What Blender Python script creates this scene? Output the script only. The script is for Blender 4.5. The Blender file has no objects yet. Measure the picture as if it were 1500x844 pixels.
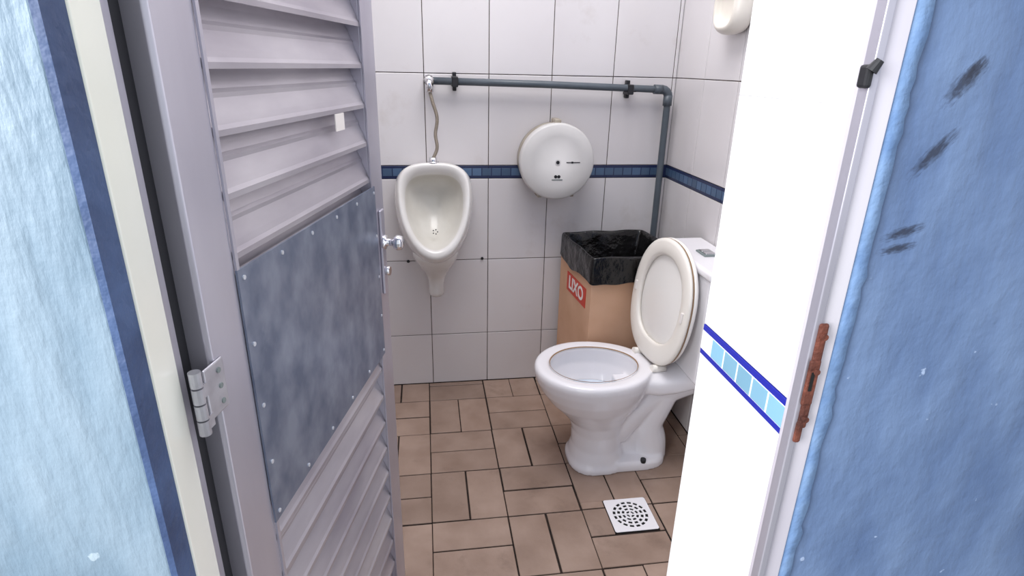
import bpy, bmesh, math, random
from mathutils import Vector, Matrix, noise
random.seed(4)
scene=bpy.context.scene
scene.view_settings.view_transform='Standard'
# ---------------------------------------------------------------- materials
def lin(c):
    return tuple((x/255/12.92 if x/255<=.04045 else ((x/255+.055)/1.055)**2.4) for x in c)+(1,)
def mat(name,col,rough=.5,metal=0,var=0,vscale=5,col2=None,bump=0,bscale=40,island=0,stretch=None,coat=0,spec=.5,dirt=None):
    m=bpy.data.materials.new(name);m.use_nodes=True;nt=m.node_tree;N=nt.nodes;L=nt.links
    b=N['Principled BSDF'];b.inputs['Roughness'].default_value=rough;b.inputs['Metallic'].default_value=metal
    b.inputs['Coat Weight'].default_value=coat;b.inputs['Specular IOR Level'].default_value=spec
    b.inputs['Base Color'].default_value=lin(col)
    tc=N.new('ShaderNodeTexCoord');mp=N.new('ShaderNodeMapping');L.new(tc.outputs['Object'],mp.inputs['Vector'])
    if stretch: mp.inputs['Scale'].default_value=stretch
    cur=None
    if var:
        no=N.new('ShaderNodeTexNoise');no.inputs['Scale'].default_value=vscale;no.inputs['Detail'].default_value=6
        L.new(mp.outputs[0],no.inputs['Vector'])
        rp=N.new('ShaderNodeValToRGB');rp.color_ramp.elements[0].position=.5-.5*(1-var)*.6;rp.color_ramp.elements[1].position=.5+.5*(1-var)*.6
        rp.color_ramp.elements[0].color=lin(col2 or col);rp.color_ramp.elements[1].color=lin(col)
        L.new(no.outputs['Fac'],rp.inputs['Fac']);L.new(rp.outputs['Color'],b.inputs['Base Color']);cur=rp.outputs['Color']
    if island:
        g=N.new('ShaderNodeNewGeometry');hs=N.new('ShaderNodeHueSaturation')
        mr=N.new('ShaderNodeMapRange');mr.inputs['To Min'].default_value=1-island;mr.inputs['To Max'].default_value=1+island*.6
        L.new(g.outputs['Random Per Island'],mr.inputs['Value']);L.new(mr.outputs[0],hs.inputs['Value'])
        if cur: L.new(cur,hs.inputs['Color'])
        else: hs.inputs['Color'].default_value=lin(col)
        L.new(hs.outputs[0],b.inputs['Base Color']);cur=hs.outputs[0]
    if dirt:  # blotchy grime: (threshold, scale, colour, amount)
        nd=N.new('ShaderNodeTexNoise');nd.inputs['Scale'].default_value=dirt[1];nd.inputs['Detail'].default_value=8;nd.inputs['Roughness'].default_value=.65
        L.new(mp.outputs[0],nd.inputs['Vector'])
        mr=N.new('ShaderNodeMapRange');mr.inputs['From Min'].default_value=dirt[0];mr.inputs['From Max'].default_value=dirt[0]+.15;mr.inputs['To Max'].default_value=dirt[3]
        L.new(nd.outputs['Fac'],mr.inputs['Value'])
        mx=N.new('ShaderNodeMix');mx.data_type='RGBA';L.new(mr.outputs[0],mx.inputs['Factor'])
        if cur: L.new(cur,mx.inputs['A'])
        else: mx.inputs['A'].default_value=lin(col)
        mx.inputs['B'].default_value=lin(dirt[2]);L.new(mx.outputs['Result'],b.inputs['Base Color'])
    if bump:
        n2=N.new('ShaderNodeTexNoise');n2.inputs['Scale'].default_value=bscale;n2.inputs['Detail'].default_value=4
        L.new(mp.outputs[0],n2.inputs['Vector'])
        bp=N.new('ShaderNodeBump');bp.inputs['Strength'].default_value=bump;bp.inputs['Distance'].default_value=.01
        L.new(n2.outputs['Fac'],bp.inputs['Height']);L.new(bp.outputs[0],b.inputs['Normal'])
    return m
M={}
M['tile']=mat('white_glazed_tile',(224,221,223),.22,var=.3,vscale=1.5,col2=(214,209,210),island=.03,bump=.03,bscale=6,dirt=(.58,3.5,(182,170,160),.35))
M['grout']=mat('dirty_grout',(100,82,70),.9,var=.55,vscale=12,col2=(24,18,15))
M['tilelit']=mat('lit_tile',(246,246,248),.25)  # reveal copy of the wall tile, daylight overexposure put into its colour
M['groutlit']=mat('lit_grout',(244,242,240),.9)  # whitened so joints vanish as if overexposed; glare is in the colour
M['navy']=mat('shaded_blue_border_glaze',(32,42,78),.3)  # band border as it looks indoors, shade put into the colour
M['sq']=mat('shaded_blue_mosaic',(74,98,128),.3,island=.35)  # band squares muted, indoor shade put into the colour
M['navy2']=mat('lit_blue_border_glaze',(36,44,160),.25)  # same band border on the reveal, strong daylight put into the colour
M['sq2']=mat('lit_blue_mosaic',(134,182,208),.25,island=.25)  # same band squares on the reveal, lightened to paint in daylight
M['floor']=mat('terracotta_floor_tile',(166,143,129),.38,var=.4,vscale=7,col2=(143,120,106),island=.14,bump=.15,bscale=25,dirt=(.56,5,(94,76,66),.45))
M['fgrout']=mat('floor_grout',(48,35,29),.95,var=.4,vscale=20,col2=(26,19,16))
M['porc']=mat('white_porcelain',(238,236,240),.12,coat=.3)
M['porc2']=mat('aged_porcelain',(228,226,224),.16,var=.4,vscale=9,col2=(217,214,210),coat=.3)
M['basin']=mat('stained_basin_porcelain',(216,213,206),.22,var=.4,vscale=9,col2=(205,201,192))
M['cream']=mat('seat_plastic',(240,235,227),.28,dirt=(.64,12,(200,182,156),.35))
M['creaml']=mat('lid_plastic',(243,240,236),.3)
M['stain']=mat('brown_stain',(150,118,84),.6)
M['water']=mat('bowl_water',(200,212,226),.03,spec=.8)
M['card']=mat('cardboard',(220,178,148),.85,var=.4,vscale=6,col2=(208,164,132))
M['bag']=mat('black_bag_plastic',(14,13,14),.2,bump=.9,bscale=22)
M['red']=mat('red_label',(205,62,42),.5)
M['whitep']=mat('white_print',(238,232,228),.6)
M['disp']=mat('dispenser_plastic',(214,212,211),.35,var=.3,vscale=5,col2=(204,202,200))
M['dispside']=mat('dispenser_side',(176,168,155),.45,var=.4,vscale=14,col2=(138,124,106))
M['pipe']=mat('grey_pipe',(88,96,104),.4,var=.3,vscale=12,col2=(74,82,90))
M['dark']=mat('dark_metal',(42,42,46),.5,metal=.3)
M['black']=mat('black_hole',(10,10,10),.8)
M['chrome']=mat('chrome',(225,225,228),.12,metal=1)
M['steel']=mat('brushed_steel',(215,215,222),.3,metal=.7,var=.3,vscale=30,col2=(180,178,186))
M['braid']=mat('braided_hose',(150,140,128),.4,metal=.7,bump=.6,bscale=250)
M['alum']=mat('aluminium_stile',(204,202,212),.30,metal=.6,var=.4,vscale=5,col2=(176,172,186),stretch=(1,1,.15))
M['slat']=mat('aluminium_slat',(198,194,200),.36,metal=.55,var=.5,vscale=8,col2=(160,154,164),stretch=(.3,1,1))
M['alf']=mat('glare_tinted_aluminium',(250,250,246),.25,metal=.15,var=.3,vscale=3,col2=(238,240,226),stretch=(1,1,.4))  # glare and yellow-green outdoor reflection put into the frame's colour
M['alr']=mat('lilac_aluminium',(236,232,240),.3,metal=.3,var=.4,vscale=6,col2=(208,202,214),stretch=(1,1,.3))
M['panel']=mat('galvanised_sheet',(148,156,174),.40,metal=.6,var=.45,vscale=24,col2=(106,116,138),bump=.06,bscale=50,dirt=(.58,7,(180,188,202),.4),stretch=(.8,1,.6))
M['rust']=mat('rusty_metal',(132,74,58),.7,metal=.3,var=.3,vscale=40,col2=(74,42,36),bump=.5,bscale=90)
M['cream2']=mat('soap_dish_plastic',(230,224,214),.3)
M['grey']=mat('grey_button',(120,130,130),.4)
M['screw']=mat('rivet_metal',(215,218,226),.3,metal=.4)
M['ceil']=mat('ceiling_paint',(232,230,230),.9)
M['ground']=mat('concrete_ground',(150,148,144),.9,var=.4,vscale=5,col2=(125,122,118),bump=.4)
M['dblue']=mat('dark_blue_trim_paint',(68,90,130),.6,bump=.6,bscale=30,var=.4,vscale=12,col2=(46,64,100))
M['lblue']=mat('light_blue_trim_paint',(128,158,198),.6,bump=.5,bscale=40,var=.4,vscale=25,col2=(104,136,182))
def plaster(name,c1,c2,chip,chipth,strokes=(6,6,2.2),scuffs=(),rot=.35,b1=.8,bl=.5,cs=30):
    m=bpy.data.materials.new(name);m.use_nodes=True;nt=m.node_tree;N=nt.nodes;L=nt.links
    b=N['Principled BSDF'];b.inputs['Roughness'].default_value=.5
    tc=N.new('ShaderNodeTexCoord');mp=N.new('ShaderNodeMapping');mp.inputs['Scale'].default_value=strokes
    mp.inputs['Rotation'].default_value=(0,rot,0)
    L.new(tc.outputs['Object'],mp.inputs[0])
    n=N.new('ShaderNodeTexNoise');n.inputs['Scale'].default_value=1.3;n.inputs['Detail'].default_value=8;L.new(mp.outputs[0],n.inputs[0])
    rp=N.new('ShaderNodeValToRGB');rp.color_ramp.elements[0].position=.35;rp.color_ramp.elements[1].position=.65
    rp.color_ramp.elements[0].color=lin(c1);rp.color_ramp.elements[1].color=lin(c2);L.new(n.outputs['Fac'],rp.inputs[0])
    n2=N.new('ShaderNodeTexNoise');n2.inputs['Scale'].default_value=cs;n2.inputs['Detail'].default_value=5;L.new(tc.outputs['Object'],n2.inputs[0])
    r2=N.new('ShaderNodeValToRGB');r2.color_ramp.elements[0].position=chipth;r2.color_ramp.elements[1].position=chipth+.02;L.new(n2.outputs['Fac'],r2.inputs[0])
    mx=N.new('ShaderNodeMix');mx.data_type='RGBA';L.new(r2.outputs['Color'],mx.inputs['Factor']);L.new(rp.outputs['Color'],mx.inputs['A']);mx.inputs['B'].default_value=lin(chip)
    cur=mx.outputs['Result']
    for (sx,sz,ln,wd,ang) in scuffs:
        mpp=N.new('ShaderNodeMapping');mpp.vector_type='TEXTURE';mpp.inputs['Location'].default_value=(sx,-1.826,sz);mpp.inputs['Rotation'].default_value=(0,-ang,0);mpp.inputs['Scale'].default_value=(ln,1,wd)
        L.new(tc.outputs['Object'],mpp.inputs[0])
        ln_=N.new('ShaderNodeVectorMath');ln_.operation='LENGTH';L.new(mpp.outputs[0],ln_.inputs[0])
        n3=N.new('ShaderNodeTexNoise');n3.inputs['Scale'].default_value=3;n3.inputs['Detail'].default_value=5;L.new(mpp.outputs[0],n3.inputs[0])
        ad=N.new('ShaderNodeMath');ad.operation='MULTIPLY_ADD';ad.inputs[1].default_value=1.6;L.new(n3.outputs['Fac'],ad.inputs[0]);L.new(ln_.outputs['Value'],ad.inputs[2])
        mr=N.new('ShaderNodeMapRange');mr.inputs['From Min'].default_value=1.9;mr.inputs['From Max'].default_value=1.15;mr.inputs['To Max'].default_value=.85;L.new(ad.outputs[0],mr.inputs['Value'])
        m2=N.new('ShaderNodeMix');m2.data_type='RGBA';L.new(mr.outputs[0],m2.inputs['Factor']);L.new(cur,m2.inputs['A']);m2.inputs['B'].default_value=lin((30,34,52));cur=m2.outputs['Result']
    L.new(cur,b.inputs['Base Color'])
    bp=N.new('ShaderNodeBump');bp.inputs['Strength'].default_value=b1;bp.inputs['Distance'].default_value=.015
    L.new(n.outputs['Fac'],bp.inputs['Height'])
    b2=N.new('ShaderNodeBump');b2.inputs['Strength'].default_value=bl;b2.inputs['Distance'].default_value=.005;L.new(n2.outputs['Fac'],b2.inputs['Height']);L.new(bp.outputs[0],b2.inputs['Normal'])
    L.new(b2.outputs[0],b.inputs['Normal'])
    return m
M['facR']=plaster('blue_plaster',(86,108,146),(108,130,166),(160,178,208),.72,strokes=(9,9,4),scuffs=[(.299,1.376,.030,.011,.9),(.306,1.388,.016,.007,.8),(.285,1.303,.034,.009,.85),(.2747,1.216,.026,.007,.3),(.272,1.197,.024,.006,.2)])
M['facL']=plaster('weathered_lit_blue_plaster',(104,126,144),(132,150,165),(158,174,185),.70,strokes=(10,10,3),rot=-.25,b1=.9,bl=.4,cs=26)  # rough weathered plaster; paler base paints in the stronger light on the left
# ---------------------------------------------------------------- helpers
col=scene.collection
def mkobj(name,me,mats=(),parent=None,smooth=False):
    o=bpy.data.objects.new(name,me);col.objects.link(o)
    for m in mats: me.materials.append(M[m] if isinstance(m,str) else m)
    if smooth:
        for p in me.polygons:p.use_smooth=True
    if parent is not None:o.parent=parent
    return o
def empty(name,loc=(0,0,0)):
    o=bpy.data.objects.new(name,None);col.objects.link(o);o.location=loc;return o
def bm_box(bm,a,b,mi=0,bev=0,seg=2):
    x0,y0,z0=[min(a[i],b[i]) for i in range(3)];x1,y1,z1=[max(a[i],b[i]) for i in range(3)]
    vs=[bm.verts.new(v) for v in [(x0,y0,z0),(x1,y0,z0),(x1,y1,z0),(x0,y1,z0),(x0,y0,z1),(x1,y0,z1),(x1,y1,z1),(x0,y1,z1)]]
    fs=[bm.faces.new([vs[i] for i in f]) for f in [(0,3,2,1),(4,5,6,7),(0,1,5,4),(1,2,6,5),(2,3,7,6),(3,0,4,7)]]
    for f in fs:f.material_index=mi
    if bev:
        es=list({e for f in fs for e in f.edges})
        r=bmesh.ops.bevel(bm,geom=es,offset=bev,segments=seg,affect='EDGES',profile=.5)
        for f in r['faces']:f.material_index=mi
def fin(bm,name,mats,parent=None,smooth=False):
    me=bpy.data.meshes.new(name);bmesh.ops.recalc_face_normals(bm,faces=bm.faces);bm.to_mesh(me);bm.free()
    return mkobj(name,me,mats,parent,smooth)
def box(name,a,b,m,parent=None,bev=0,seg=2):
    bm=bmesh.new();bm_box(bm,a,b,0,bev,seg);return fin(bm,name,[m],parent,False)
def bm_loft(bm,rings,cap0=True,cap1=True,mi=0,mis=None):
    R=[[bm.verts.new(p) for p in r] for r in rings];n=len(R[0])
    for k in range(len(R)-1):
        for i in range(n):
            f=bm.faces.new((R[k][i],R[k][(i+1)%n],R[k+1][(i+1)%n],R[k+1][i]));f.material_index=mis[k] if mis else mi
    if cap0: bm.faces.new(R[0][::-1]).material_index=mis[0] if mis else mi
    if cap1: bm.faces.new(R[-1]).material_index=mis[-1] if mis else mi
def loft(name,rings,mats,parent=None,cap0=True,cap1=True,mis=None,sub=0):
    bm=bmesh.new();bm_loft(bm,rings,cap0,cap1,0,mis);o=fin(bm,name,mats,parent,True)
    if sub:
        s=o.modifiers.new('s','SUBSURF');s.levels=sub;s.render_levels=sub
    return o
def bm_tube(bm,pts,r,n=14,mi=0):
    pts=[Vector(p) for p in pts];rings=[];up=None
    for i,p in enumerate(pts):
        t=(pts[min(i+1,len(pts)-1)]-pts[max(i-1,0)]).normalized()
        if up is None:
            up=Vector((0,0,1)) if abs(t.z)<.9 else Vector((1,0,0))
        a=(up-t*up.dot(t)).normalized();up=a;b=t.cross(a)
        rr=r[i] if isinstance(r,(list,tuple)) else r
        rings.append([p+a*rr*math.cos(2*math.pi*k/n)+b*rr*math.sin(2*math.pi*k/n) for k in range(n)])
    bm_loft(bm,rings,True,True,mi)
def tube(name,pts,r,m,parent=None,n=14):
    bm=bmesh.new();bm_tube(bm,pts,r,n);return fin(bm,name,[m],parent,True)
def smoothpts(P,n=8):
    P=[Vector(p) for p in P];out=[]
    for i in range(len(P)-1):
        p0=P[max(i-1,0)];p1=P[i];p2=P[i+1];p3=P[min(i+2,len(P)-1)]
        for k in range(n):
            t=k/n;out.append(.5*((2*p1)+(p2-p0)*t+(2*p0-5*p1+4*p2-p3)*t*t+(3*p1-p0-3*p2+p3)*t**3))
    out.append(P[-1]);return out
def cyl(name,p0,p1,r,m,parent=None,n=32):
    o=tube(name,[p0,p1],r,m,parent,n)
    for p in o.data.polygons:
        if len(p.vertices)>4:p.use_smooth=False
    return o
def egg(cx,cy,af,ab,b,z,n=56,p=2.0):
    out=[]
    for i in range(n):
        t=2*math.pi*i/n;c,s=math.cos(t),math.sin(t)
        c2=math.copysign(abs(c)**(2/p),c);s2=math.copysign(abs(s)**(2/p),s)
        out.append(Vector((cx+(af if c<0 else ab)*c2,cy+b*s2,z)))
    return out
# ---------------------------------------------------------------- tiled walls
RZ=[0,.247,.597,.947,1.0,1.35,1.70,2.05,2.40,2.70]
def tiled_wall(name,umin,umax,step,off,mapf,mats=('grout','tile','navy','sq'),zr=RZ,gap=.0030,sq=.04,whiteback=False):
    bm=bmesh.new()
    def slab(u0,u1,z0,z1,d0,d1,mi,bev):
        q=[(u0,z0),(u1,z0),(u1,z1),(u0,z1)]
        lo=[bm.verts.new(mapf(u,z,d0)) for u,z in q];e=bev
        qi=[(u0+e,z0+e),(u1-e,z0+e),(u1-e,z1-e),(u0+e,z1-e)]
        md=[bm.verts.new(mapf(u,z,d1-e*.6)) for u,z in q];hi=[bm.verts.new(mapf(u,z,d1)) for u,z in qi]
        for A,B in ((lo,md),(md,hi)):
            for i in range(4):
                bm.faces.new((A[i],A[(i+1)%4],B[(i+1)%4],B[i])).material_index=mi
        bm.faces.new(hi).material_index=mi;bm.faces.new(lo[::-1]).material_index=mi
    slab(umin,umax,zr[0],zr[-1],-.06,0,0,.0001)
    us=[umin];k=math.floor((umin-off)/step)+1
    while off+k*step<umax-.004:
        if off+k*step>umin+.012: us.append(off+k*step)
        k+=1
    us.append(umax)
    for j in range(len(zr)-1):
        z0,z1=zr[j],zr[j+1]
        if abs(z1-z0-.053)<1e-6:
            for i in range(len(us)-1):
                slab(us[i]+.0006,us[i+1]-.0006,z0+.001,z1-.001,0,.004,2,.0008)
            if whiteback: slab(umin+.001,umax-.001,z0+.0105,z1-.0105,.004,.0043,0,.0001)
            u=umin+.003
            while u+sq<umax:
                slab(u+.002,u+sq-.002,z0+.0115,z1-.0115,.004,.0050,3,.0004);u+=sq
            continue
        for i in range(len(us)-1):
            slab(us[i]+gap/2,us[i+1]-gap/2,z0+gap/2,z1-gap/2,0,.0035,1,.0015)
    return fin(bm,name,[M[m] for m in mats])
XR=.766;XL=-.95
tiled_wall('wall_back',XL,XR,.25,0,lambda u,z,d:(u,-d+.004,z))
tiled_wall('wall_right',-1.586,.02,.25,0,lambda u,z,d:(XR-d+.004,u,z))
tiled_wall('wall_left',-1.586,.02,.25,0,lambda u,z,d:(XL+d-.004,u,z))
bm=bmesh.new();bm_box(bm,(.192,-1.826,0),(1.9,-1.592,2.9))
fin(bm,'wall_front_right',[M['facR']])
bm=bmesh.new();bm_box(bm,(-2.2,-1.885,0),(-.527,-1.60,2.9),0,.005,3);fin(bm,'wall_front_left',[M['facL']])
box('wall_front_lintel',(-.527,-1.86,2.12),(.192,-1.60,2.9),'facR')
tiled_wall('wall_reveal_right',-1.824,-1.586,.30,-1.586,lambda u,z,d:(.186-d,u,z),mats=('groutlit','tilelit','navy2','sq2'),zr=RZ[:7]+[2.05,2.12],gap=.0008,whiteback=True)
box('ceiling',(XL-.06,-1.6,2.70),(XR+.06,.06,2.76),'ceil')
# floor : basket-weave tiles
bm=bmesh.new();bm_box(bm,(-1.0,-1.90,-.05),(.83,.06,-.004),0)
B=.2475;hx0=-.27;hy0=-.155;g=.0050
for i in range(-4,6):
    for j in range(-3,9):
        x0=hx0+i*B;y1=hy0-j*B*.99;y0=y1-B*.99
        horiz=((i+j)%2==1)
        for k in range(2):
            if horiz: q=(x0,y0+k*B*.495,x0+B,y0+(k+1)*B*.495)
            else: q=(x0+k*B/2,y0,x0+(k+1)*B/2,y1)
            jx=random.uniform(-.0014,.0014);jy=random.uniform(-.0014,.0014)
            a=max(q[0]+jx,-.955)+g/2;c=min(q[2]+jx,.766)-g/2;b_=max(q[1]+jy,-1.9)+g/2;d=min(q[3]+jy,0)-g/2
            if c-a<.01 or d-b_<.01: continue
            if a<.454 and c>.306 and b_<-.857 and d>-1.007:
                segs=[(a,b_,c,min(d,-1.008)),(a,max(b_,-.856),c,d),(a,max(b_,-1.008),min(c,.305),min(d,-.856)),(max(a,.455),max(b_,-1.008),c,min(d,-.856))]
            else: segs=[(a,b_,c,d)]
            dz=random.uniform(-.0006,.0006)
            for s in segs:
                if s[2]-s[0]>.006 and s[3]-s[1]>.006: bm_box(bm,(s[0],s[1],-.0045),(s[2],s[3],dz),1,.0012,1)
fin(bm,'floor',[M['fgrout'],M['floor']])
box('ground_exterior',(-4,-8,-.06),(4,-1.905,-.01),'ground')
# ---------------------------------------------------------------- floor drain
fd=empty('floor_drain',(.38,-.932,0))
bm=bmesh.new();S=.073;n=96
rad=[0,.007,.014,.020,.028,.034,.043,.049,.058,.062]
V={}
for k,r in enumerate(rad):
    for i in range(n):
        a=2*math.pi*(i+.5)/n;rr_=r if k else .0005
        V[k,i]=bm.verts.new((rr_*math.cos(a),rr_*math.sin(a),.003))
O_=[]
for i in range(n):
    a=2*math.pi*(i+.5)/n;c,s=math.cos(a),math.sin(a);m_=max(abs(c),abs(s));O_.append(bm.verts.new((S*c/m_,S*s/m_,.003)))
slot={1:(24,17),3:(12,8),5:(8,5),7:(6,4)}
for k in range(len(rad)-1):
    for i in range(n):
        if k in slot and (i%slot[k][0])<slot[k][1]: continue
        bm.faces.new((V[k,i],V[k+1,i],V[k+1,(i+1)%n],V[k,(i+1)%n]))
for i in range(n):
    bm.faces.new((V[len(rad)-1,i],O_[i],O_[(i+1)%n],V[len(rad)-1,(i+1)%n]))
o=fin(bm,'grate',[M['porc']],fd)
s=o.modifiers.new('s','SOLIDIFY');s.thickness=.002
box('drain_well',(-.0735,-.0735,-.0035),(.0735,.0735,-.0005),'black',fd)
# ---------------------------------------------------------------- toilet
TY=-.62
to=empty('toilet')
def ring(x0,x1,b,z,p=2.0,mid=.46):
    L_=x1-x0;return egg(x0+L_*mid,TY,L_*mid,L_*(1-mid),b,z,56,p)
bm=bmesh.new()
rings=[ring(.236,.46,.112,0,2.6),ring(.236,.46,.112,.018,2.6),ring(.244,.45,.104,.035,2.4),ring(.252,.44,.097,.08),ring(.250,.44,.096,.14),
 ring(.236,.445,.104,.185),ring(.202,.46,.124,.225),ring(.158,.49,.150,.27),ring(.126,.51,.171,.315),ring(.108,.522,.182,.352),ring(.102,.527,.186,.378),
 ring(.103,.527,.185,.393),ring(.110,.522,.179,.402),ring(.122,.512,.168,.405),ring(.150,.478,.138,.403),ring(.158,.470,.130,.394),ring(.156,.470,.130,.375),
 ring(.158,.466,.128,.34),ring(.175,.45,.112,.30),ring(.205,.43,.088,.26),ring(.245,.40,.055,.235),ring(.29,.36,.025,.23)]
bm_loft(bm,rings)
def rr(x0,x1,b0,z): return egg((x0+x1)/2,TY,(x1-x0)/2,(x1-x0)/2,b0,z,40,3.2)
bm_loft(bm,[rr(.28,.605,.104,0),rr(.28,.605,.104,.026),rr(.285,.598,.096,.040)])
def yz(x,b,z0,z1,n=32,p=3.5):
    out=[];zc=(z0+z1)/2;h=(z1-z0)/2
    for i in range(n):
        t=2*math.pi*i/n;c,s=math.cos(t),math.sin(t)
        out.append(Vector((x,TY+b*math.copysign(abs(c)**(2/p),c),zc+h*math.copysign(abs(s)**(2/p),s))))
    return out
bm_loft(bm,[yz(.474,.12,.32,.398),yz(.52,.125,.31,.398),yz(.58,.125,.315,.398),yz(.66,.12,.33,.398),yz(.73,.115,.345,.398)])
bm_box(bm,(.40,TY-.045,.02),(.56,TY+.045,.33))
tp=smoothpts([(.40,TY,.12),(.45,TY,.19),(.52,TY,.262),(.60,TY,.305),(.67,TY,.33)],6)
bm_tube(bm,tp,[.070]*len(tp),20)
tp=smoothpts([(.57,TY,.28),(.548,TY,.21),(.53,TY,.14),(.545,TY,.07),(.548,TY,.01)],6)
bm_tube(bm,tp,[.066+.014*abs(i/len(tp)-.4) for i in range(len(tp))],20)
body=fin(bm,'bowl_and_pedestal',[M['porc']],to,True)
rm=body.modifiers.new('r','REMESH');rm.mode='VOXEL';rm.voxel_size=.0045;rm.use_smooth_shade=True
sm=body.modifiers.new('s','SMOOTH');sm.iterations=7;sm.factor=.5
loft('bowl_water',[ring(.190,.438,.100,.281),ring(.195,.433,.096,.282)],['water'],to)
loft('rim_stain',[ring(.1550,.4725,.1330,.4030),ring(.1566,.4709,.1314,.4032),ring(.1580,.4695,.1300,.4000)],['stain'],to,False,False)
cyl('floor_bolt',(.50,TY-.094,.034),(.50,TY-.094,.048),.010,'dark',to,16)
def rbox(name,a,b,m,parent,bev):
    o=box(name,a,b,m,parent,bev,4)
    for p in o.data.polygons:p.use_smooth=True
    o.modifiers.new('w','WEIGHTED_NORMAL');return o
rbox('tank',(.606,TY-.195,.392),(.758,TY+.195,.772),'porc',to,.02)
rbox('tank_lid',(.596,TY-.205,.768),(.760,TY+.205,.800),'porc',to,.012)
rbox('flush_button',(.655,TY-.035,.799),(.705,TY+.035,.806),'grey',to,.003)
rbox('flush_button_half',(.662,TY-.028,.805),(.698,TY-.002,.809),'chrome',to,.002)
rbox('flush_button_full',(.662,TY+.002,.805),(.698,TY+.028,.809),'chrome',to,.002)
seat=empty('seat_assembly');seat.parent=to;seat.location=(.514,TY,.418);seat.rotation_euler=(0,math.radians(6),math.radians(7))
def upegg(w,z0,z1,x,n=56,p=2.15,mid=.50):
    out=[]
    for i in range(n):
        t=2*math.pi*i/n;c,s=math.cos(t),math.sin(t);zc=z0+(z1-z0)*mid
        h=(z1-zc) if c>0 else (zc-z0);pp=p if c>0 else 2.5
        out.append(Vector((x,w*math.copysign(abs(s)**(2/pp),s),zc+h*math.copysign(abs(c)**(2/pp),c))))
    return out
loft('lid',[upegg(.178,.012,.425,.004),upegg(.186,.004,.435,.007),upegg(.187,.003,.436,.016),upegg(.178,.012,.427,.024)],['creaml'],seat)
rs=[upegg(.182,.0,.430,.002),upegg(.187,-.004,.434,-.003),upegg(.186,-.003,.433,-.008),upegg(.176,.008,.422,-.012),
    upegg(.142,.060,.386,-.012),upegg(.134,.068,.377,-.008),upegg(.132,.070,.375,.002)]
rs.append(rs[0])
bm=bmesh.new();bm_loft(bm,rs,False,False,0,[0,0,0,0,0,0,0]);bmesh.ops.remove_doubles(bm,verts=bm.verts,dist=1e-5);fin(bm,'seat_ring',[M['cream']],seat,True)
loft('seat_edge_grime',[upegg(.1875,-.0045,.4345,-.001),upegg(.1878,-.005,.4350,.001),upegg(.1870,-.0045,.4345,.0035)],['stain'],seat,False,False)
for s_ in (-1,1):
    cyl('hinge_cap',(-.022,s_*.07,-.010),(.03,s_*.07,-.010),.013,'cream',seat,20)
    rbox('seat_bumper',(-.0165,s_*.159-.006,.20),(-.011,s_*.159+.006,.235),'whitep',seat,.002)
# ---------------------------------------------------------------- urinal
ur=empty('urinal',(-.225,0,0))
def ur_ring(w,zt,zb,yt,yb,n=64,mid=.66):
    out=[]
    for i in range(n):
        t=2*math.pi*i/n;c,s=math.cos(t),math.sin(t);zc=zb+(zt-zb)*mid
        h=(zt-zc) if c>0 else (zc-zb);pz=2.9 if c>0 else 1.95
        z=zc+h*math.copysign(abs(c)**(2/pz),c);x=w*math.copysign(abs(s)**(2/pz),s)
        f=(z-zb)/(zt-zb);out.append(Vector((x,yb+(yt-yb)*f,z)))
    return out
R_=[ur_ring(.152,1.004,.60,-.001,-.001),ur_ring(.156,1.010,.60,-.02,-.04),ur_ring(.157,1.018,.610,-.05,-.10),ur_ring(.152,1.024,.630,-.075,-.16),ur_ring(.145,1.027,.655,-.095,-.215),
    ur_ring(.138,1.024,.672,-.105,-.242),ur_ring(.132,1.016,.684,-.109,-.250),ur_ring(.120,.996,.704,-.105,-.246),ur_ring(.112,.980,.714,-.095,-.236),
    ur_ring(.102,.962,.720,-.06,-.195),ur_ring(.088,.940,.725,-.035,-.15),ur_ring(.06,.90,.742,-.025,-.10),ur_ring(.02,.84,.79,-.025,-.06)]
loft('urinal_body',R_,['porc2','basin'],ur,mis=[0]*8+[1]*4,sub=1)
def cr(x,y,rx,ry,z,n=32): return [Vector((x+rx*math.cos(2*math.pi*i/n),y+ry*math.sin(2*math.pi*i/n),z)) for i in range(n)]
loft('urinal_trap',[cr(0,-.125,.100,.105,.70),cr(0,-.115,.092,.100,.655),cr(0,-.098,.072,.080,.615),cr(0,-.080,.048,.055,.58),cr(0,-.070,.035,.042,.545),cr(0,-.066,.031,.038,.51),cr(0,-.066,.033,.040,.480),cr(0,-.066,.030,.036,.462)],['porc2'],ur,sub=1)
cyl('spud',(0,-.085,1.015),(0,-.085,1.045),.016,'chrome',ur,20)
cyl('spud_nut',(0,-.085,1.020),(0,-.085,1.030),.022,'chrome',ur,6)
for k in range(5):
    a=k*1.257;cyl('drain_hole',(.009*math.cos(a),-.152,.765+.009*math.sin(a)),(.009*math.cos(a),-.150,.765+.009*math.sin(a)),.0025,'dark',ur,10)
for s_ in (-1,1): cyl('mounting_screw',(s_*.141,-.003,.94),(s_*.141,-.03,.94),.007,'chrome',ur,12)
cyl('wall_plug',(-.115,-.006,.597),(-.115,.002,.597),.006,'dark',ur,12)
cyl('wall_plug',(.20,-.006,.602),(.20,.002,.602),.006,'dark',ur,12)
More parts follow.
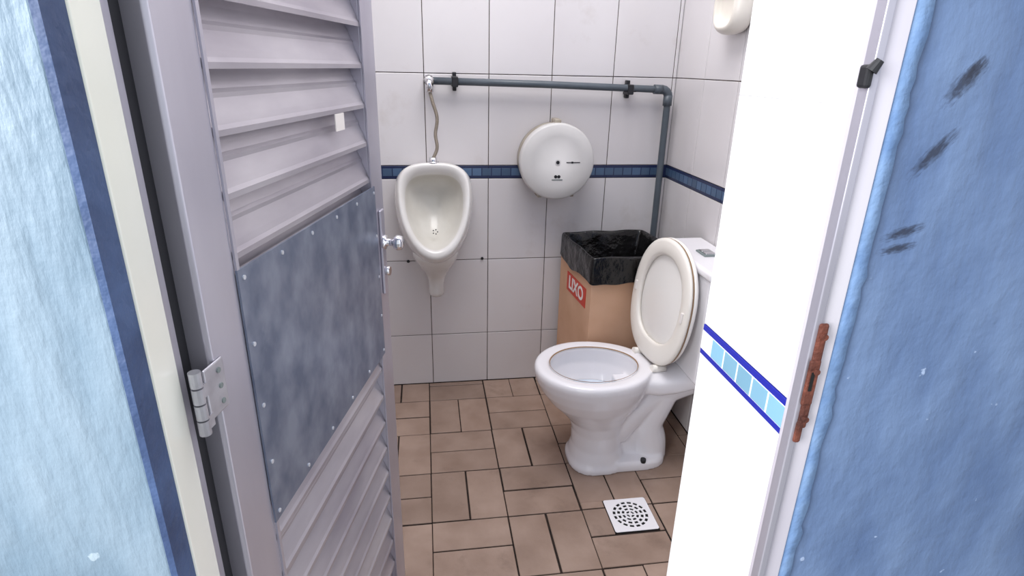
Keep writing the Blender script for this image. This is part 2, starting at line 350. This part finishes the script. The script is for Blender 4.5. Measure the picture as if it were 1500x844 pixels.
# ---------------------------------------------------------------- water pipe
wp=empty('water_pipe')
PZ=1.318
pp=[(-.225,-.05,PZ+.006),(.2,-.05,PZ),(.690,-.05,PZ-.012)]+[(.690+.027*math.sin(a),-.05,PZ-.012-.027*(1-math.cos(a))) for a in (.3,.6,.9,1.2,1.57)]+[(.7175,-.05,1.0),(.7185,-.05,.5),(.7185,-.05,.02)]
tube('pipe_run',pp,.0135,'pipe',wp,18)
cyl('elbow_collar_h',(.655,-.05,PZ-.011),(.69,-.05,PZ-.012),.018,'pipe',wp,20)
cyl('elbow_collar_v',(.717,-.05,1.245),(.717,-.05,1.285),.018,'pipe',wp,20)
tube('elbow_bend',[(.686,-.05,PZ-.012)]+[(.690+.027*math.sin(a),-.05,PZ-.012-.027*(1-math.cos(a))) for a in (.0,.4,.8,1.2,1.57)]+[(.717,-.05,1.27)],.0175,'pipe',wp,18)
for x in (-.135,.555):
    z=PZ+.004-.018*(x+.135)/.7
    rbox('pipe_clamp',(x-.012,-.068,z-.019),(x+.012,-.002,z+.019),'dark',wp,.004)
    rbox('clamp_ear',(x-.007,-.030,z-.034),(x+.007,-.002,z+.034),'dark',wp,.003)
    rbox('clamp_lug',(x-.026,-.06,z-.009),(x+.026,-.04,z+.009),'dark',wp,.003)
tube('wall_union',[(-.232,-.002,PZ+.008),(-.232,-.066,PZ+.008)],.020,'chrome',wp,8)
tube('angle_fitting',[(-.232,-.05,PZ+.010),(-.230,-.055,PZ-.035)],[.018,.014],'chrome',wp,12)
hose=smoothpts([(-.230,-.055,PZ-.03),(-.221,-.06,1.25),(-.205,-.065,1.19),(-.213,-.072,1.13),(-.208,-.08,1.08),(-.225,-.085,1.04)],8)
tube('flexible_hose',hose,.0065,'braid',wp,12)
# ---------------------------------------------------------------- paper dispenser
pd=empty('toilet_paper_dispenser',(.262,0,1.030))
def disc(r,y,n=72): return [Vector((r*math.cos(2*math.pi*i/n),y,r*math.sin(2*math.pi*i/n))) for i in range(n)]
loft('drum',[disc(.144,-.001),disc(.146,-.03),disc(.146,-.085),disc(.1445,-.092)],['dispside'],pd)
loft('cover',[disc(.1485,-.078),disc(.1500,-.081),disc(.1500,-.106),disc(.148,-.114),disc(.142,-.119),disc(.10,-.121),disc(.0,-.1215)],['disp'],pd)
cyl('view_hole',(0,-.1195,0),(0,-.123,0),.007,'dark',pd,20)
cyl('view_hole_ring',(0,-.1195,0),(0,-.1225,0),.011,'disp',pd,20)
box('slot',(.035,-.1225,-.0015),(.09,-.120,.0015),'dark',pd)
box('key_slot',(.055,-.1230,-.0035),(.062,-.120,.0035),'dark',pd)
cyl('logo_mark',(-.006,-.1205,-.056),(-.006,-.1225,-.056),.0065,'dark',pd,16)
cyl('logo_mark_b',(.007,-.1205,-.056),(.007,-.1225,-.056),.0065,'dark',pd,16)
box('logo_bar',(-.022,-.1225,-.070),(.022,-.1205,-.0665),'grey',pd)
rbox('lock_tab',(-.015,-.10,.143),(.012,-.03,.163),'dispside',pd,.005)
for a in (-2.0,-1.1): rbox('tear_foot',(.152*math.cos(a)-.008,-.10,.152*math.sin(a)-.006),(.152*math.cos(a)+.008,-.02,.152*math.sin(a)+.008),'dispside',pd,.003)
# ---------------------------------------------------------------- trash box with black bag
tb=empty('trash_box')
C=[Vector((.312,-.055)),Vector((.672,-.030)),Vector((.690,-.400)),Vector((.345,-.420))]
def poly(z,off=0,per=14,jit=0,seed=0,hem=0):
    cen=sum(C,Vector((0,0)))/4;out=[]
    for i in range(4):
        a,b=C[i],C[(i+1)%4]
        for k in range(per):
            p=a.lerp(b,k/per);d=(p-cen);l=d.length;p=cen+d*((l+off)/l)
            nx=noise.noise(Vector((p.x*16+seed,p.y*16,z*9)));nz=noise.noise(Vector((p.x*11,p.y*11+5,seed)))
            q=p+d.normalized()*nx*jit
            out.append(Vector((q.x,q.y,z+nz*(jit*1.2+hem))))
    return out
loft('carton',[poly(0,0),poly(.1,0),poly(.70,0),poly(.70,-.006),poly(.02,-.006)],['card'],tb)
for p in tb.children[0].data.polygons:p.use_smooth=False
rg=[poly(.622,.014,jit=.007,seed=1,hem=.018),poly(.655,.010,jit=.007,seed=2),poly(.695,.008,jit=.006,seed=3),poly(.724,.006,jit=.006,seed=4),poly(.731,-.002,jit=.006,seed=4),
    poly(.722,-.016,jit=.007,seed=5),poly(.66,-.030,jit=.014,seed=6),poly(.58,-.050,jit=.018,seed=7),poly(.50,-.075,jit=.016,seed=8),poly(.46,-.13,jit=.016,seed=9)]
bm=bmesh.new();bm_loft(bm,rg,False,True,0)
bag=fin(bm,'bin_bag',[M['bag']],tb,True);s=bag.modifiers.new('s','SUBSURF');s.levels=2;s.render_levels=2
X=Vector((.033,-.365,0)).normalized();Zn=X.cross(Vector((0,0,1)))
Rm=Matrix((X,Vector((0,0,1)),Zn)).transposed().to_4x4()
lab=empty('lixo_label');lab.parent=tb;lab.matrix_local=Matrix.Translation(Vector((.3315,-.262,.548))+Zn*.002)@Rm
box('label_red',(-.110,-.040,-.001),(.110,.040,.001),'red',lab)
tx=bpy.data.curves.new('lixo','FONT');tx.body='LIXO';tx.size=.076;tx.align_x='CENTER';tx.align_y='CENTER';tx.extrude=.0006;tx.offset=.0016
to_=bpy.data.objects.new('lixo_text',tx);col.objects.link(to_);tx.materials.append(M['whitep']);to_.parent=lab;to_.location=(0,0,.0016)
# ---------------------------------------------------------------- soap dish on right wall
sd=empty('wall_soap_dish')
def sdr(x,hy,z0,z1,n=40):
    out=[]
    for i in range(n):
        t=2*math.pi*i/n;c,s=math.cos(t),math.sin(t)
        out.append(Vector((x,-.47+hy*math.copysign(abs(c)**.7,c),(z0+z1)/2+(z1-z0)/2*math.copysign(abs(s)**.7,s))))
    return out
loft('dish_shell',[sdr(.768,.088,1.495,1.70),sdr(.74,.088,1.49,1.70),sdr(.715,.084,1.488,1.68),sdr(.695,.07,1.50,1.645),sdr(.690,.06,1.515,1.635),sdr(.71,.056,1.52,1.63),sdr(.72,.05,1.53,1.62)],['cream2'],sd,sub=1)
# ---------------------------------------------------------------- louvred door
dr=empty('door_1')
e=Vector((.2300,.9732,0)).normalized();Yl=Vector((0,0,1)).cross(e)
dr.matrix_world=Matrix.Translation(Vector((-.4836,-1.689,0)))@Matrix((e,Yl,Vector((0,0,1)))).transposed().to_4x4()
DT=2.08;T=.034
rbox('stile_hinge',(-.076,0,.015),(0,T,DT),'alum',dr,.006)
rbox('stile_lock',(.512,0,.015),(.592,T,DT),'alum',dr,.004)
rbox('rail_bottom',(0,.001,.015),(.512,T-.001,.085),'alum',dr,.002)
rbox('rail_top',(0,.001,2.0),(.512,T-.001,DT),'alum',dr,.002)
bm=bmesh.new();bm_box(bm,(-.003,-.003,.02),(.003,0,DT));bm_box(bm,(.509,-.003,.02),(.515,0,DT))
fin(bm,'stile_bead',[M['alum']],dr)
bm=bmesh.new()
z=.085;pitch=.0715
prof=[(.031,.080),(.0245,.066),(.0225,.060),(.0185,.050),(.0150,.0455),(.0150,.040),(.0065,.020),(.0035,.012),(.0005,.007),(.0005,0),(.003,0),(.006,.010),(.0175,.038),(.030,.070)]
while z<2.0:
    ra=[bm.verts.new((.001,y,z+h)) for y,h in prof];rb=[bm.verts.new((.511,y,z+h)) for y,h in prof]
    for i in range(len(prof)): bm.faces.new((ra[i],ra[(i+1)%len(prof)],rb[(i+1)%len(prof)],rb[i]))
    bm.faces.new(ra);bm.faces.new(rb[::-1]);z+=pitch
fin(bm,'louvre_slats',[M['slat']],dr)
box('sheet_panel',(-.004,-.0035,.766),(.527,-.0005,1.146),'panel',dr)
bm=bmesh.new()
for i in range(6):
    for zz in (.778,1.134): bm_tube(bm,[(.008+.102*i,-.003,zz),(.008+.102*i,-.0050,zz)],.0031,10)
for i in range(1,4):
    for xx in (.008,.518): bm_tube(bm,[(xx,-.003,.772+.0905*i),(xx,-.0050,.772+.0905*i)],.0031,10)
fin(bm,'rivets',[M['screw']],dr)
bm=bmesh.new();bm_box(bm,(.352,-.0015,1.272),(.392,.0,1.300));fin(bm,'paper_sticker',[M['whitep']],dr)
rbox('lock_escutcheon',(.548,-.006,.90),(.574,0,1.09),'alum',dr,.003)
kz=1.018
loft('door_knob',[[Vector((.561+r*math.cos(2*math.pi*i/28),y,kz+r*math.sin(2*math.pi*i/28))) for i in range(28)] for r,y in ((.016,-.004),(.016,-.010),(.008,-.012),(.008,-.026),(.014,-.029),(.017,-.036),(.015,-.045),(.008,-.049))],['chrome'],dr)
cyl('lock_cylinder',(.561,-.004,.952),(.561,-.016,.952),.010,'chrome',dr,20)
for zc in (1.030,.30,1.80):
    bm=bmesh.new();bm_box(bm,(-.098,-.0035,zc-.032),(-.060,0,zc+.032),0,.002,2)
    for k in range(4): bm_tube(bm,[(-.112,-.003,zc-.040+.020*k+.001),(-.112,-.003,zc-.040+.020*(k+1)-.001)],.0065,14)
    for k in (0,2): bm_box(bm,(-.112,-.004,zc-.038+.020*k),(-.094,-.001,zc-.022+.020*k))
    fin(bm,'hinge',[M['steel']],dr)
    bm=bmesh.new()
    for dz in (-.020,0,.020): bm_tube(bm,[(-.072,-.003,zc+dz),(-.072,-.0048,zc+dz)],.0034,10)
    fin(bm,'hinge_screws',[M['grey']],dr)
# ---------------------------------------------------------------- door frame (trim)
tl=empty('trim_1')
rbox('jamb_face',(-.529,-1.852,0),(-.521,-1.800,2.12),'alf',tl,.003)
rbox('jamb_lip',(-.529,-1.802,0),(-.522,-1.785,2.12),'alum',tl,.002)
box('jamb_gap_shade',(-.529,-1.785,0),(-.526,-1.60,2.12),'dark',tl)  # dark colour stands in for shade in the gap beside the door
box('trim_2',(-.5295,-1.887,0),(-.523,-1.852,2.12),'dblue')
tr=empty('trim_3')
rbox('jamb_face',(.180,-1.836,0),(.214,-1.818,2.12),'alr',tr,.002)
rbox('jamb_bead',(.178,-1.842,0),(.188,-1.826,2.12),'alum',tr,.002)
bm=bmesh.new();prev=None;n=160
for k in range(n+1):
    zz=2.12*k/n;x1=.237+.005*noise.noise(Vector((0,zz*22,1)))+.004*noise.noise(Vector((3,zz*70,1)))
    cur=[bm.verts.new((.212,-1.826,zz)),bm.verts.new((.213,-1.834,zz)),bm.verts.new((x1-.002,-1.832,zz)),bm.verts.new((x1,-1.825,zz))]
    if prev:
        for i in range(3): bm.faces.new((prev[i],prev[i+1],cur[i+1],cur[i]))
    prev=cur
fin(bm,'trim_4',[M['lblue']],None,True)
sp=empty('strike_plate')
bm=bmesh.new();bm_box(bm,(.183,-1.8455,.975),(.195,-1.840,1.115),0,.003,2)
bm_box(bm,(.179,-1.848,1.01),(.193,-1.844,1.07),0,.002,2);bm_box(bm,(.182,-1.846,.955),(.191,-1.840,.985),0,.003,2)
for zz in (.99,1.055,1.10): bm_tube(bm,[(.189,-1.844,zz),(.189,-1.8495,zz)],.004,12)
fin(bm,'plate',[M['rust']],sp)
box('strike_slot',(.183,-1.8486,1.03),(.187,-1.8475,1.055),'black',sp)
dc=empty('door_catch');bm=bmesh.new();bm_box(bm,(.170,-1.846,1.368),(.178,-1.832,1.390),0,.003,2);bm_tube(bm,[(.174,-1.845,1.384),(.179,-1.848,1.394)],[.006,.004],12)
fin(bm,'catch_body',[M['dark']],dc)
# ---------------------------------------------------------------- camera
cam=bpy.data.cameras.new('camera');co=bpy.data.objects.new('camera',cam);col.objects.link(co)
f=Vector((.1405,.9237,-.3566));r=Vector((.9898,-.1427,.0204));f.normalize();u=r.cross(f).normalized();r=f.cross(u)
mw=Matrix((r,u,-f)).transposed().to_4x4();mw.translation=Vector((-.2546,-2.3884,1.3813));co.matrix_world=mw
cam.sensor_width=36;cam.lens=851.5/1500*36;cam.clip_start=.02;scene.camera=co
# ---------------------------------------------------------------- light
def area(name,loc,target,size,sy,energy,color):
    l=bpy.data.lights.new(name,'AREA');l.shape='RECTANGLE';l.size=size;l.size_y=sy;l.energy=energy;l.color=color
    o=bpy.data.objects.new(name,l);col.objects.link(o);o.location=loc
    o.rotation_euler=(Vector(target)-Vector(loc)).to_track_quat('-Z','Y').to_euler();return o
area('interior_top_fill',(-.05,-.85,2.66),(-.05,-.85,0),1.2,1.0,29.5,(1,.985,.99))  # added unseen overhead fill to light the room interior, not a fixture
area('daylight_left',(-1.75,-3.0,1.9),(.1,-1.8,1.1),1.0,1.4,92,(.98,.99,1))
w=bpy.data.worlds.new('w');scene.world=w;w.use_nodes=True;bg=w.node_tree.nodes['Background'];bg.inputs[0].default_value=(.88,.93,1,1);bg.inputs[1].default_value=1.05
